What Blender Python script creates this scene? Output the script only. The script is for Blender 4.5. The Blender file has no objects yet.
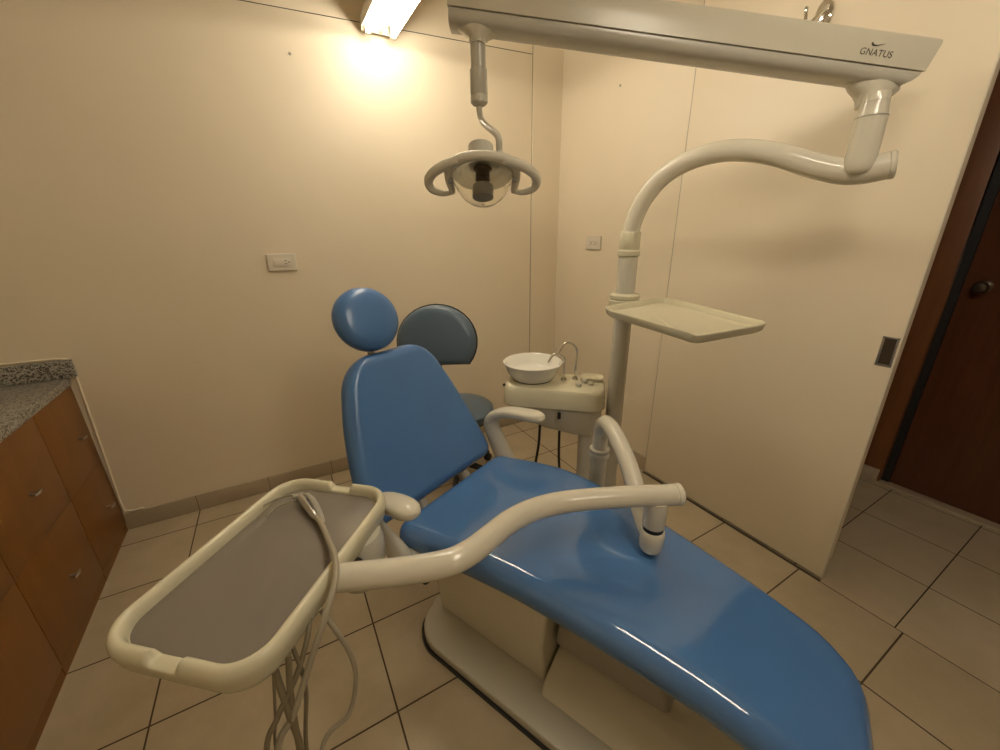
import bpy, bmesh, math, random
from mathutils import Vector, Matrix
random.seed(7)
V = Vector
UZ = V((0, 0, 1))
R_ = math.radians
SC = bpy.context.scene
COL = SC.collection

# ------------------------------------------------------------------ camera
def make_camera():
    pitch, yaw, roll = R_(19.621), R_(29.318), R_(-0.8274)
    f0 = V((math.sin(yaw), math.cos(yaw), 0)); r0 = V((math.cos(yaw), -math.sin(yaw), 0))
    f = f0 * math.cos(pitch) - V((0, 0, 1)) * math.sin(pitch)
    u = r0.cross(f)
    r = r0 * math.cos(roll) + u * math.sin(roll)
    u2 = -r0 * math.sin(roll) + u * math.cos(roll)
    cd = bpy.data.cameras.new('camera'); co = bpy.data.objects.new('camera', cd); COL.objects.link(co)
    cd.sensor_fit = 'HORIZONTAL'; cd.sensor_width = 36.0; cd.lens = 36.0 * 392.16 / 1000.0
    cd.clip_start = 0.02; cd.clip_end = 50
    m = Matrix.Identity(4)
    for i in range(3):
        m[i][0] = r[i]; m[i][1] = u2[i]; m[i][2] = -f[i]
    m[0][3], m[1][3], m[2][3] = 0.0, 0.0, 1.35
    co.matrix_world = m
    SC.camera = co
make_camera()

# ------------------------------------------------------------------ world, exposure
w = bpy.data.worlds.new('world'); SC.world = w; w.use_nodes = True
w.node_tree.nodes['Background'].inputs[0].default_value = (1.0, 0.85, 0.6, 1)
w.node_tree.nodes['Background'].inputs[1].default_value = 0.02
SC.view_settings.view_transform = 'Standard'
SC.view_settings.look = 'None'
SC.view_settings.exposure = 0.0
SC.view_settings.gamma = 1.0
SC.view_settings.use_curve_mapping = False
TUBE_COLOR = (1.0, 0.89, 0.72)
TUBE_POWER = 62.0
FILL_TUBE_POWER = 80.0  # strength of the added fill fixture
SC.cycles.use_denoising = True
SC.cycles.max_bounces = 10
SC.cycles.transmission_bounces = 8
SC.cycles.transparent_max_bounces = 12

# ------------------------------------------------------------------ materials
def principled(name):
    m = bpy.data.materials.new(name); m.use_nodes = True
    return m, m.node_tree, m.node_tree.nodes['Principled BSDF']
def mat(name, col, rough=0.5, metal=0.0, noise=0.0, scale=8.0, coat=0.0, bump=0.0, bscale=60.0, spec=0.5, col2=None):
    m, t, b = principled(name)
    b.inputs['Base Color'].default_value = (*col, 1)
    b.inputs['Roughness'].default_value = rough
    b.inputs['Metallic'].default_value = metal
    b.inputs['Specular IOR Level'].default_value = spec
    if coat:
        b.inputs['Coat Weight'].default_value = coat; b.inputs['Coat Roughness'].default_value = 0.05
    tc = t.nodes.new('ShaderNodeTexCoord')
    if noise or col2:
        n = t.nodes.new('ShaderNodeTexNoise'); n.inputs['Scale'].default_value = scale; n.inputs['Detail'].default_value = 5
        t.links.new(tc.outputs['Object'], n.inputs['Vector'])
        r = t.nodes.new('ShaderNodeValToRGB')
        r.color_ramp.elements[0].position = 0.3; r.color_ramp.elements[1].position = 0.7
        a = [c * (1 - noise) for c in col]; c2 = col2 or [min(1, c * (1 + noise)) for c in col]
        r.color_ramp.elements[0].color = (*a, 1); r.color_ramp.elements[1].color = (*c2, 1)
        t.links.new(n.outputs['Fac'], r.inputs['Fac']); t.links.new(r.outputs['Color'], b.inputs['Base Color'])
    if bump:
        n2 = t.nodes.new('ShaderNodeTexNoise'); n2.inputs['Scale'].default_value = bscale; n2.inputs['Detail'].default_value = 4
        t.links.new(tc.outputs['Object'], n2.inputs['Vector'])
        bp = t.nodes.new('ShaderNodeBump'); bp.inputs['Strength'].default_value = bump; bp.inputs['Distance'].default_value = 0.002
        t.links.new(n2.outputs['Fac'], bp.inputs['Height']); t.links.new(bp.outputs['Normal'], b.inputs['Normal'])
    return m

def tile_mat(name, bw, rh, ox, oy, mortar, tile, tile2, grout, rough=0.32, swap=None):
    m, t, b = principled(name)
    tc = t.nodes.new('ShaderNodeTexCoord')
    mp = t.nodes.new('ShaderNodeMapping'); mp.inputs['Location'].default_value = (-ox, -oy, 0)
    t.links.new(tc.outputs['Object'], mp.inputs['Vector'])
    vec = mp.outputs['Vector']
    if swap:
        s = t.nodes.new('ShaderNodeSeparateXYZ'); c = t.nodes.new('ShaderNodeCombineXYZ')
        t.links.new(vec, s.inputs[0]); t.links.new(s.outputs[swap[0]], c.inputs[0]); t.links.new(s.outputs[swap[1]], c.inputs[1])
        vec = c.outputs[0]
    br = t.nodes.new('ShaderNodeTexBrick')
    br.offset = 0.0; br.squash = 1.0
    br.inputs['Scale'].default_value = 1.0
    br.inputs['Mortar Size'].default_value = mortar; br.inputs['Mortar Smooth'].default_value = 0.1
    br.inputs['Bias'].default_value = 0.0
    br.inputs['Brick Width'].default_value = bw; br.inputs['Row Height'].default_value = rh
    t.links.new(vec, br.inputs['Vector'])
    n = t.nodes.new('ShaderNodeTexNoise'); n.inputs['Scale'].default_value = 6; n.inputs['Detail'].default_value = 8; n.inputs['Roughness'].default_value = 0.65
    t.links.new(tc.outputs['Object'], n.inputs['Vector'])
    r = t.nodes.new('ShaderNodeValToRGB'); r.color_ramp.elements[0].position = 0.32; r.color_ramp.elements[1].position = 0.68
    r.color_ramp.elements[0].color = (*tile, 1); r.color_ramp.elements[1].color = (*tile2, 1)
    t.links.new(n.outputs['Fac'], r.inputs['Fac'])
    t.links.new(r.outputs['Color'], br.inputs['Color1']); t.links.new(r.outputs['Color'], br.inputs['Color2'])
    br.inputs['Mortar'].default_value = (*grout, 1)
    t.links.new(br.outputs['Color'], b.inputs['Base Color'])
    mr = t.nodes.new('ShaderNodeMapRange'); mr.inputs[3].default_value = rough; mr.inputs[4].default_value = 0.85
    t.links.new(br.outputs['Fac'], mr.inputs[0]); t.links.new(mr.outputs[0], b.inputs['Roughness'])
    bp = t.nodes.new('ShaderNodeBump'); bp.inputs['Strength'].default_value = 0.35; bp.inputs['Distance'].default_value = 0.002; bp.invert = True
    t.links.new(br.outputs['Fac'], bp.inputs['Height']); t.links.new(bp.outputs['Normal'], b.inputs['Normal'])
    return m

def wood_mat(name, c1, c2, rough=0.35, stretch=(14, 14, 1.2)):
    m, t, b = principled(name)
    tc = t.nodes.new('ShaderNodeTexCoord'); mp = t.nodes.new('ShaderNodeMapping'); mp.inputs['Scale'].default_value = stretch
    n = t.nodes.new('ShaderNodeTexNoise'); n.inputs['Scale'].default_value = 3.0; n.inputs['Detail'].default_value = 7; n.inputs['Distortion'].default_value = 0.6
    r = t.nodes.new('ShaderNodeValToRGB'); r.color_ramp.elements[0].position = 0.3; r.color_ramp.elements[1].position = 0.72
    r.color_ramp.elements[0].color = (*c1, 1); r.color_ramp.elements[1].color = (*c2, 1)
    t.links.new(tc.outputs['Object'], mp.inputs[0]); t.links.new(mp.outputs[0], n.inputs['Vector'])
    t.links.new(n.outputs['Fac'], r.inputs['Fac']); t.links.new(r.outputs['Color'], b.inputs['Base Color'])
    b.inputs['Roughness'].default_value = rough
    return m

def granite_mat():
    m, t, b = principled('speckled granite')
    tc = t.nodes.new('ShaderNodeTexCoord')
    v = t.nodes.new('ShaderNodeTexVoronoi'); v.inputs['Scale'].default_value = 210
    n = t.nodes.new('ShaderNodeTexNoise'); n.inputs['Scale'].default_value = 120; n.inputs['Detail'].default_value = 4
    t.links.new(tc.outputs['Object'], v.inputs['Vector']); t.links.new(tc.outputs['Object'], n.inputs['Vector'])
    mx = t.nodes.new('ShaderNodeMix'); mx.data_type = 'RGBA'; mx.inputs[0].default_value = 0.5
    t.links.new(v.outputs['Color'], mx.inputs[6]); t.links.new(n.outputs['Color'], mx.inputs[7])
    bw = t.nodes.new('ShaderNodeRGBToBW'); t.links.new(mx.outputs[2], bw.inputs[0])
    r = t.nodes.new('ShaderNodeValToRGB'); e = r.color_ramp.elements
    e[0].position = 0.38; e[0].color = (0.05, 0.045, 0.035, 1); e[1].position = 0.62; e[1].color = (0.42, 0.40, 0.35, 1)
    k = e.new(0.48); k.color = (0.26, 0.24, 0.20, 1)
    t.links.new(bw.outputs[0], r.inputs['Fac']); t.links.new(r.outputs['Color'], b.inputs['Base Color'])
    b.inputs['Roughness'].default_value = 0.3
    return m

def emit_mat(name, col, power):
    m = bpy.data.materials.new(name); m.use_nodes = True; t = m.node_tree
    t.nodes.clear(); o = t.nodes.new('ShaderNodeOutputMaterial'); e = t.nodes.new('ShaderNodeEmission')
    e.inputs[0].default_value = (*col, 1); e.inputs[1].default_value = power
    t.links.new(e.outputs[0], o.inputs[0]); return m

def clear_plastic():
    m, t, b = principled('clear acrylic')
    b.inputs['Base Color'].default_value = (0.93, 0.92, 0.88, 1); b.inputs['Roughness'].default_value = 0.06
    b.inputs['Transmission Weight'].default_value = 1.0; b.inputs['IOR'].default_value = 1.2
    return m

WALL = mat('warm white wall paint', (0.82, 0.72, 0.55), 0.42, noise=0.015, scale=3, bump=0.04, bscale=25)
PANEL = mat('cream melamine panel', (0.82, 0.72, 0.55), 0.38, noise=0.01, scale=2)
CEIL = mat('ceiling paint', (0.82, 0.74, 0.57), 0.7)
FLOOR = tile_mat('beige floor tile', 0.648, 0.3294, 0.0986, 1.164, 0.0028, (0.42, 0.345, 0.225), (0.50, 0.415, 0.285), (0.07, 0.045, 0.025))
HALLF = tile_mat('beige hall tile', 0.338, 0.3294, 1.725, 0.198, 0.0022, (0.48, 0.40, 0.265), (0.56, 0.47, 0.33), (0.04, 0.025, 0.015))
BASEB = tile_mat('baseboard tile', 0.33, 3.0, -0.55, -1.0, 0.0014, (0.42, 0.35, 0.24), (0.50, 0.42, 0.30), (0.12, 0.08, 0.05), swap=(0, 2))
CREAM = mat('cream gloss plastic', (0.70, 0.66, 0.50), 0.22, noise=0.02, scale=4, spec=0.5)
IVORY = mat('ivory enamel', (0.72, 0.68, 0.56), 0.11, noise=0.015, scale=4)
BEAMC = mat('beam cover enamel', (0.68, 0.64, 0.52), 0.28, noise=0.015, scale=4)
GREYW = mat('grey white enamel', (0.60, 0.575, 0.49), 0.25, noise=0.02, scale=4)
GREYP = mat('grey plastic', (0.34, 0.32, 0.27), 0.35, noise=0.03, scale=6)
BLUE = mat('glossy blue vinyl', (0.066, 0.170, 0.39), 0.085, noise=0.04, scale=3, bump=0.03, bscale=7, spec=0.85)
STOOLB = mat('slate blue vinyl', (0.085, 0.125, 0.17), 0.35, noise=0.05, scale=5)
BLACK = mat('black rubber', (0.012, 0.011, 0.010), 0.5)
BLUEM = mat('satin blue vinyl', (0.066, 0.170, 0.39), 0.30, noise=0.04, scale=3, bump=0.03, bscale=7, spec=0.6)
SEAM = mat('dark joint', (0.055, 0.040, 0.026), 0.8)
WOOD = wood_mat('orange brown veneer', (0.155, 0.058, 0.0045), (0.190, 0.073, 0.007), 0.36, (5, 5, 0.8))
DARKW = wood_mat('dark mahogany door', (0.085, 0.028, 0.012), (0.115, 0.040, 0.017), 0.35)
FRAMEW = wood_mat('brown door frame', (0.17, 0.062, 0.018), (0.21, 0.08, 0.026), 0.4)
GRANITE = granite_mat()
CHROME = mat('chrome', (0.78, 0.76, 0.72), 0.12, metal=1.0)
STEEL = mat('satin steel', (0.50, 0.48, 0.45), 0.28, metal=1.0)
BRONZE = mat('dark bronze', (0.10, 0.075, 0.055), 0.35, metal=0.8)
MATTOP = mat('grey brown tray mat', (0.20, 0.175, 0.145), 0.16, noise=0.03, scale=5)
HOSE = mat('grey tan hose', (0.20, 0.165, 0.10), 0.45)
HOSEL = mat('pale grey hose', (0.36, 0.32, 0.235), 0.4)
PLATE = mat('ivory switch plastic', (0.74, 0.68, 0.56), 0.35)
WHITE = mat('white enamel sheet', (0.80, 0.76, 0.66), 0.4)
PORC = mat('white porcelain', (0.80, 0.78, 0.70), 0.1)
UNITC = mat('pale yellow cream plastic', (0.66, 0.62, 0.45), 0.2, noise=0.02, scale=4)
INK = mat('grey printed ink', (0.10, 0.085, 0.065), 0.5)
TUBE = emit_mat('lit fluorescent tube', TUBE_COLOR, TUBE_POWER)
FILL_TUBE = emit_mat('fill light tube', TUBE_COLOR, FILL_TUBE_POWER)
CLEAR = clear_plastic()
FROST = mat('frosted reflector glass', (0.86, 0.82, 0.70), 0.45)
FROST.node_tree.nodes['Principled BSDF'].inputs['Transmission Weight'].default_value = 0.6

# ------------------------------------------------------------------ mesh helpers
class MB:
    def __init__(s): s.b = bmesh.new()
    def box(s, lo, hi, bev=0.0, seg=2, mtx=None):
        lo, hi = V(lo), V(hi); c = (lo + hi) / 2; d = hi - lo
        M = Matrix.Translation(c) @ Matrix.Diagonal((d.x, d.y, d.z, 1))
        if mtx: M = mtx @ M
        r = bmesh.ops.create_cube(s.b, size=1.0, matrix=M)
        if bev:
            es = list({e for v in r['verts'] for e in v.link_edges})
            bmesh.ops.bevel(s.b, geom=es, offset=bev, segments=seg, profile=0.6, affect='EDGES')
        return s
    def rings(s, rings, cap=True, closed=False):
        vs = [[s.b.verts.new(p) for p in r] for r in rings]
        n = len(vs[0]); m = len(vs)
        for i in range(m if closed else m - 1):
            a, b = vs[i], vs[(i + 1) % m]
            for j in range(n):
                k = (j + 1) % n
                try: s.b.faces.new((a[j], a[k], b[k], b[j]))
                except ValueError: pass
        if cap and not closed:
            s.b.faces.new(list(reversed(vs[0]))); s.b.faces.new(vs[-1])
        return s
    def tube(s, pts, r, seg=16, smooth=6, closed=False, ry=None, up=None, cap_round=False):
        pts = [V(p) for p in pts]
        rr = r if isinstance(r, (list, tuple)) else [r] * len(pts)
        if smooth: pts, rr = spline(pts, rr, smooth, closed)
        n = len(pts); T = []
        for i in range(n):
            if closed: t = pts[(i + 1) % n] - pts[i - 1]
            else: t = pts[min(i + 1, n - 1)] - pts[max(i - 1, 0)]
            T.append(t.normalized())
        ref = V(up) if up else (V((0, 0, 1)) if abs(T[0].z) < 0.9 else V((1, 0, 0)))
        N = (ref - T[0] * ref.dot(T[0])).normalized(); R = []
        for i in range(n):
            if up: N = (V(up) - T[i] * V(up).dot(T[i])).normalized()
            elif i:
                N = (N - T[i] * N.dot(T[i])).normalized()
            B = T[i].cross(N)
            q = (ry / r if ry and not isinstance(r, (list, tuple)) else 1.0)
            R.append([pts[i] + N * (math.sin(2 * math.pi * k / seg) * rr[i] * q) + B * (math.cos(2 * math.pi * k / seg) * rr[i]) for k in range(seg)])
        if cap_round and not closed:
            for end in (0, -1):
                base = R[end]; c = pts[end]; d = -T[0] if end == 0 else T[-1]; rad = rr[end]; ex = []
                for a in (25, 50, 72):
                    ex.append([c + (p - c) * math.cos(R_(a)) + d * (rad * 0.6 * math.sin(R_(a))) for p in base])
                if end == 0: R = list(reversed(ex)) + R
                else: R = R + ex
        return s.rings(R, closed=closed)
    def cyl(s, a, b, r0, r1=None, seg=24, bev=0.0):
        a, b = V(a), V(b); r1 = r0 if r1 is None else r1
        d = (b - a); L = d.length; d = d / L
        prof = [(r0, 0), (r1, L)]
        if bev: prof = [(r0 - bev, 0), (r0 - bev * .3, bev * .3), (r0, bev), (r1, L - bev), (r1 - bev * .3, L - bev * .3), (r1 - bev, L)]
        return s.lathe(a, d, prof, seg)
    def lathe(s, o, d, prof, seg=32, cap=True, sx=1.0, xd=None):
        o, d = V(o), V(d).normalized()
        x = V(xd) if xd else (V((1, 0, 0)) if abs(d.x) < 0.9 else V((0, 1, 0)))
        x = (x - d * x.dot(d)).normalized(); y = d.cross(x)
        R = [[o + d * h + x * (r * sx * math.cos(2 * math.pi * k / seg)) + y * (r * math.sin(2 * math.pi * k / seg)) for k in range(seg)] for r, h in prof]
        return s.rings(R, cap=cap)
    def prism(s, poly, z0, z1, bev=0.0, seg=2, mtx=None):
        vs0 = [s.b.verts.new((p[0], p[1], z0)) for p in poly]; vs1 = [s.b.verts.new((p[0], p[1], z1)) for p in poly]
        n = len(poly); fs = [s.b.faces.new(list(reversed(vs0))), s.b.faces.new(vs1)]
        for i in range(n):
            j = (i + 1) % n; fs.append(s.b.faces.new((vs0[i], vs0[j], vs1[j], vs1[i])))
        if bev:
            es = list({e for v in vs0 for e in v.link_edges if e.other_vert(v) in vs0} | {e for v in vs1 for e in v.link_edges if e.other_vert(v) in vs1})
            bmesh.ops.bevel(s.b, geom=es, offset=bev, segments=seg, profile=0.6, affect='EDGES')
        return s
    def xform(s, M):
        bmesh.ops.transform(s.b, matrix=M, verts=s.b.verts); return s
    def build(s, name, m, parent=None, smooth=40, subsurf=0):
        bmesh.ops.remove_doubles(s.b, verts=s.b.verts, dist=1e-6)
        bmesh.ops.recalc_face_normals(s.b, faces=s.b.faces)
        me = bpy.data.meshes.new(name); s.b.to_mesh(me); s.b.free()
        o = bpy.data.objects.new(name, me); COL.objects.link(o); me.materials.append(m)
        if smooth:
            me.shade_smooth()
            me.set_sharp_from_angle(angle=R_(smooth))
        if subsurf:
            md = o.modifiers.new('s', 'SUBSURF'); md.levels = subsurf; md.render_levels = subsurf
        if parent:
            o.parent = parent
            o.matrix_parent_inverse = Matrix.Translation(-WLOC.get(parent.name, V((0, 0, 0))))
        return o
WLOC = {}
def spline(pts, rr, k, closed):
    n = len(pts); P = []; Q = []
    def g(i): return pts[i % n] if closed else pts[max(0, min(n - 1, i))]
    def gr(i): return rr[i % n] if closed else rr[max(0, min(n - 1, i))]
    for i in range(n if closed else n - 1):
        p0, p1, p2, p3 = g(i - 1), g(i), g(i + 1), g(i + 2)
        if not closed:
            if i == 0: p0 = p1 * 2 - p2
            if i == n - 2: p3 = p2 * 2 - p1
        for j in range(k):
            t = j / k; t2 = t * t; t3 = t2 * t
            P.append(0.5 * ((2 * p1) + (p2 - p0) * t + (2 * p0 - 5 * p1 + 4 * p2 - p3) * t2 + (-p0 + 3 * p1 - 3 * p2 + p3) * t3))
            Q.append(gr(i) * (1 - t) + gr(i + 1) * t)
    if not closed: P.append(pts[-1]); Q.append(rr[-1])
    return P, Q
def rrect(cx, cy, hx, hy, r, n=8):
    out = []
    for (sx, sy, a0) in ((1, 1, 0), (-1, 1, 90), (-1, -1, 180), (1, -1, 270)):
        for i in range(n + 1):
            a = R_(a0 + 90 * i / n)
            out.append((cx + sx * (hx - r) + r * math.cos(a), cy + sy * (hy - r) + r * math.sin(a)))
    return out
def tag(o, label, cat=None, group=None, kind=None):
    o['label'] = label
    if cat: o['category'] = cat
    if group: o['group'] = group
    if kind: o['kind'] = kind
    return o
def thing(name, label, cat, loc=(0, 0, 0), group=None):
    o = bpy.data.objects.new(name, None); COL.objects.link(o); o.location = loc; o.empty_display_size = 0.05
    WLOC[o.name] = V(loc)
    return tag(o, label, cat, group)
def struct(o, label, cat): return tag(o, label, cat, kind='structure')

# ------------------------------------------------------------------ room shell
XL, XR, YB, YF, ZC = -1.46, 1.755, 2.295, -2.60, 2.60
HX = 2.795
struct(MB().box((XL - .1, YF - .1, -.06), (1.725, YB + .1, 0)).build('floor', FLOOR, smooth=0), 'beige rectangular tiled floor under the dental chair', 'floor')
struct(MB().box((1.725, YF - .1, -.06), (HX + .15, YB + .1, 0)).build('floor', HALLF, smooth=0), 'square tiled hall floor with dark grout by the brown door', 'floor')
struct(MB().box((XL - .1, YF - .1, ZC), (HX + .15, YB + .1, ZC + .08)).build('ceiling', CEIL, smooth=0), 'plain pale ceiling the fluorescent lights hang from', 'ceiling')
wb = MB().box((XL - .1, YB, 0), (1.535, YB + .1, ZC)).build('wall_back', WALL, smooth=0)
struct(wb, 'cream wall with the double outlet behind the chair', 'wall')
wc = MB().box((1.539, YB - .006, 0), (XR + .1, YB + .1, ZC)).build('wall_corner', WALL, smooth=0)
struct(wc, 'narrow cream wall strip in the room corner', 'wall')
struct(MB().box((1.533, YB + .002, 0), (1.541, YB + .02, ZC)).build('trim_1', SEAM, smooth=0), 'thin dark vertical joint beside the room corner', 'trim')
wr = MB().box((XR, 1.31, 0), (XR + .1, YB, ZC))
wr.box((XR + .03, -1.10, 2.302), (XR + .1, 1.31, ZC)).box((XR, YF, 0), (XR + .1, -1.10, ZC))
struct(wr.build('wall_right', WALL, smooth=0), 'cream side wall behind the pole, with a small square outlet', 'wall')
struct(MB().box((XL - .1, YF - .1, 0), (XL, YB, ZC)).build('wall_left', WALL, smooth=0), 'cream wall behind the wooden cabinets', 'wall')
struct(MB().box((XL, YF - .1, 0), (XR, YF, ZC)).build('wall_front', WALL, smooth=0), 'cream wall behind the viewer', 'wall')
sm = MB().tube([(-1.40, YB - .0005, 2.219), (1.532, YB - .0005, 2.331)], .0016, 6, 0)
struct(sm.build('trim_5', SEAM, smooth=0), 'thin dark horizontal panel joint high on the back wall', 'trim')
struct(MB().box((1.722, .43, 0), (1.736, 1.345, .0012)).build('trim_6', SEAM, smooth=0), 'dark floor groove under the sliding door', 'trim')
struct(MB().box((1.7235, YF, 0), (1.7265, .43, .0006)).build('trim_7', SEAM, smooth=0), 'thin floor joint between room tiles and hall tiles', 'trim')
# hall
struct(MB().box((XR + .1, 1.30, 0), (HX, 1.40, ZC)).build('wall_hall_end', FRAMEW, smooth=0), 'brown panelled end of the hall', 'wall')
struct(MB().box((XR + .1, YF, 0), (HX, YF + .1, ZC)).build('wall_hall_near', WALL, smooth=0), 'cream near end of the hall', 'wall')
hw = MB().box((HX, .79, 0), (HX + .1, 1.30, ZC)).box((HX, YF, 0), (HX + .1, -.42, ZC)).box((HX, -.42, 2.14), (HX + .1, .79, ZC)).box((HX + .09, -.42, 0), (HX + .15, .79, 2.14))
struct(hw.build('wall_hall', FRAMEW, smooth=0), 'brown hall wall around the dark door', 'wall')
fr = MB().box((HX - .02, .592, 0.0), (HX + .06, .80, 2.14), .004).box((HX - .02, -.43, 0), (HX + .06, -.31, 2.14), .004).box((HX - .02, -.31, 2.05), (HX + .06, .592, 2.14), .004)
struct(fr.build('trim_2', FRAMEW), 'brown wooden frame around the dark hall door', 'door frame')
dk = struct(MB().box((HX + .025, -.305, .012), (HX + .065, .560, 2.045), .003).build('door_1', DARKW), 'dark mahogany hall door with a round knob', 'door')
struct(MB().box((HX + .012, .560, .012), (HX + .05, .5915, 2.048)).build('trim_9', BLACK, smooth=0), 'black strip standing in for the shade in the gap between the dark door and its brown frame', 'trim')  # black box paints the shade in the gap beside the recessed door
kn = MB().lathe((HX + .025, .495, 1.098), (-1, 0, 0), [(.030, 0), (.030, .004), (.024, .008), (.011, .012), (.011, .034), (.020, .040), (.027, .050), (.027, .060), (.020, .070), (.006, .073)], 28)
tag(kn.build('door_knob', BRONZE, dk), 'dark bronze round knob')
struct(MB().box((HX - .035, .60, 0), (HX - .02, 1.30, .082), .003).build('baseboard_hall', BASEB), 'grey tile baseboard beside the dark door', 'baseboard')
struct(MB().box((HX - .035, -.31, 0), (HX + .03, .60, .012), .002).build('trim_3', BASEB), 'low pale sill under the dark door', 'threshold')
# sliding door
sd = struct(MB().box((1.735, .430, .010), (1.772, 1.338, 2.300), .002).build('door_2', PANEL), 'cream sliding door panel with a recessed pull', 'door')
fp = MB().box((1.7325, .432 - .02 + .005, .917), (1.736, .432 + .05, 1.018), .001)
fp = MB()
for a in ((.436, .918, .478, .924), (.436, 1.011, .478, 1.017), (.436, .918, .442, 1.017), (.472, .918, .478, 1.017)):
    fp.box((1.7325, a[0], a[1]), (1.7352, a[2], a[3]), .0006)
pl_ = tag(fp.build('flush_pull', STEEL, sd), 'satin steel recessed pull')
tag(MB().box((1.7338, .441, .923), (1.7352, .473, 1.012)).build('recess', BRONZE, pl_), 'dark recess of the pull')
MB().box((1.7335, .430, .012), (1.7348, .4335, 2.28)).build('edge_band', PLATE, sd)
struct(MB().box((1.7352, 1.3382, .09), (1.737, 1.3405, 2.30)).build('trim_8', GREYP, smooth=0), 'thin dark vertical gap along the far edge of the sliding door', 'trim')
# baseboards
struct(MB().box((-.855, YB - .010, 0), (1.74, YB, .088), .002).build('baseboard_back', BASEB), 'beige tile baseboard along the back wall', 'baseboard')
bb = MB().box((XR - .012, 1.345, 0), (XR, YB - .01, .088), .002).build('baseboard_right', BASEB)
struct(bb, 'beige tile baseboard under the square outlet, behind the pole', 'baseboard')
# caulk line following the cabinet and backsplash on the back wall
cp = [(-1.46, YB - .002, .895), (-1.0, YB - .002, .888), (-.845, YB - .002, .884), (-.815, YB - .002, .868), (-.812, YB - .002, .80), (-.822, YB - .002, .45), (-.832, YB - .002, .14), (-.815, YB - .002, .10), (-.76, YB - .002, .094)]
struct(MB().tube(cp, .0045, 8, 6).build('trim_4', WALL), 'pale paint ridge outlining cabinet and granite on the back wall', 'trim')
# small marks on the walls
for nm, a, b_, lab in (('wall_plug', (.244, YB, 2.12), (.244, YB - .004, 2.12), 'tiny grey screw plug in the back wall, left of the light'),
                       ('wall_plug', (1.755, 1.80, 2.076), (1.751, 1.80, 2.076), 'tiny screw plug high on the side wall, under the lamp arm')):
    tag(MB().lathe(a, V(b_) - V(a), [(.006, 0), (.006, .002), (.003, .004)], 10).build(nm, GREYP), lab, 'plug')

# ------------------------------------------------------------------ ceiling light
def ceiling_light(y1, y0, label, glow=TUBE):
    x0, x1 = .560, .730
    t = thing('fluorescent_light', label, 'ceiling light', (.645, (y0 + y1) / 2, 2.31))
    xm = (x0 + x1) / 2
    for yy in (y0 + .25, y1 - .25):
        MB().cyl((xm, yy, 2.308), (xm, yy, ZC), .005, seg=10).lathe((xm, yy, ZC - .02), UZ, [(.006, 0), (.03, .004), (.03, .02)], 20).build('hanger', WHITE, t)
    b = MB().box((x0, y0, 2.285), (x1, y1, 2.3095), .003)
    b.box((x0, y0, 2.262), (x0 + .004, y1, 2.29)).box((x1 - .004, y0, 2.262), (x1, y1, 2.29))
    b.box((x0, y1 - .004, 2.252), (x1, y1, 2.29)).box((x0, y0, 2.252), (x1, y0 + .004, 2.29))
    b.build('housing', WHITE, t)
    r = MB().prism([(-.022, 0), (.022, 0), (.012, -.034), (-.012, -.034)], y0 + .01, y1 - .01)
    M = Matrix(((1, 0, 0, xm), (0, 0, 1, 0), (0, 1, 0, 2.287), (0, 0, 0, 1)))
    r.xform(M).build('ballast_cover', WHITE, t)
    for x in (x0 + .026, x1 - .026):
        MB().cyl((x, y0 + .028, 2.246), (x, y1 - .028, 2.246), .0085, seg=16).build('tube', glow, t)
        for y in (y0 + .018, y1 - .018):
            MB().box((x - .013, y - .009, 2.236), (x + .013, y + .009, 2.287), .004).build('lamp_holder', GREYW, t)
ceiling_light(2.262, 1.06, 'twin tube fluorescent ceiling light touching the back wall')
ceiling_light(0.30, -0.90, 'added twin tube fill light, out of view over the foot of the chair', FILL_TUBE)  # unseen fixture added to brighten the beam face and the hall

# ------------------------------------------------------------------ wall outlets and hook
def outlet(label, c, right, n, w, h, double):
    t = thing('wall_outlet', label, 'outlet', c)
    c, right, n = V(c), V(right), V(n); up = V((0, 0, 1))
    M = Matrix.Identity(4)
    for i in range(3): M[i][0] = right[i]; M[i][1] = up[i]; M[i][2] = n[i]; M[i][3] = c[i]
    MB().box((-w / 2, -h / 2, 0), (w / 2, h / 2, .010), .004, 3, M).build('cover_plate', PLATE, t)
    s = MB(); mw = w * .30
    s.box((-w * .30, -h * .22, .009), (w * .30, h * .22, .0125), .0015, 2, M)
    s.build('insert', PLATE, t)
    for cx in ((w * .13,) if double else (-w * .14, w * .14)):
        k = MB()
        for dy in (-.007, .007): k.box((cx - .006, dy - .0016, .012), (cx + .006, dy + .0016, .0129), 0, 2, M)
        k.lathe(M @ V((cx + .014, 0, .012)), n, [(.0032, 0), (.0032, .001)], 10)
        k.build('socket_slots', SEAM, t)
outlet('wide ivory outlet plate on the back wall left of the headrest', (.056, YB, 1.238), (1, 0, 0), (0, -1, 0), .128, .082, True)
outlet('small square outlet plate on the side wall beside the pole', (XR, 1.925, 1.297), (0, -1, 0), (-1, 0, 0), .132, .078, False)

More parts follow.
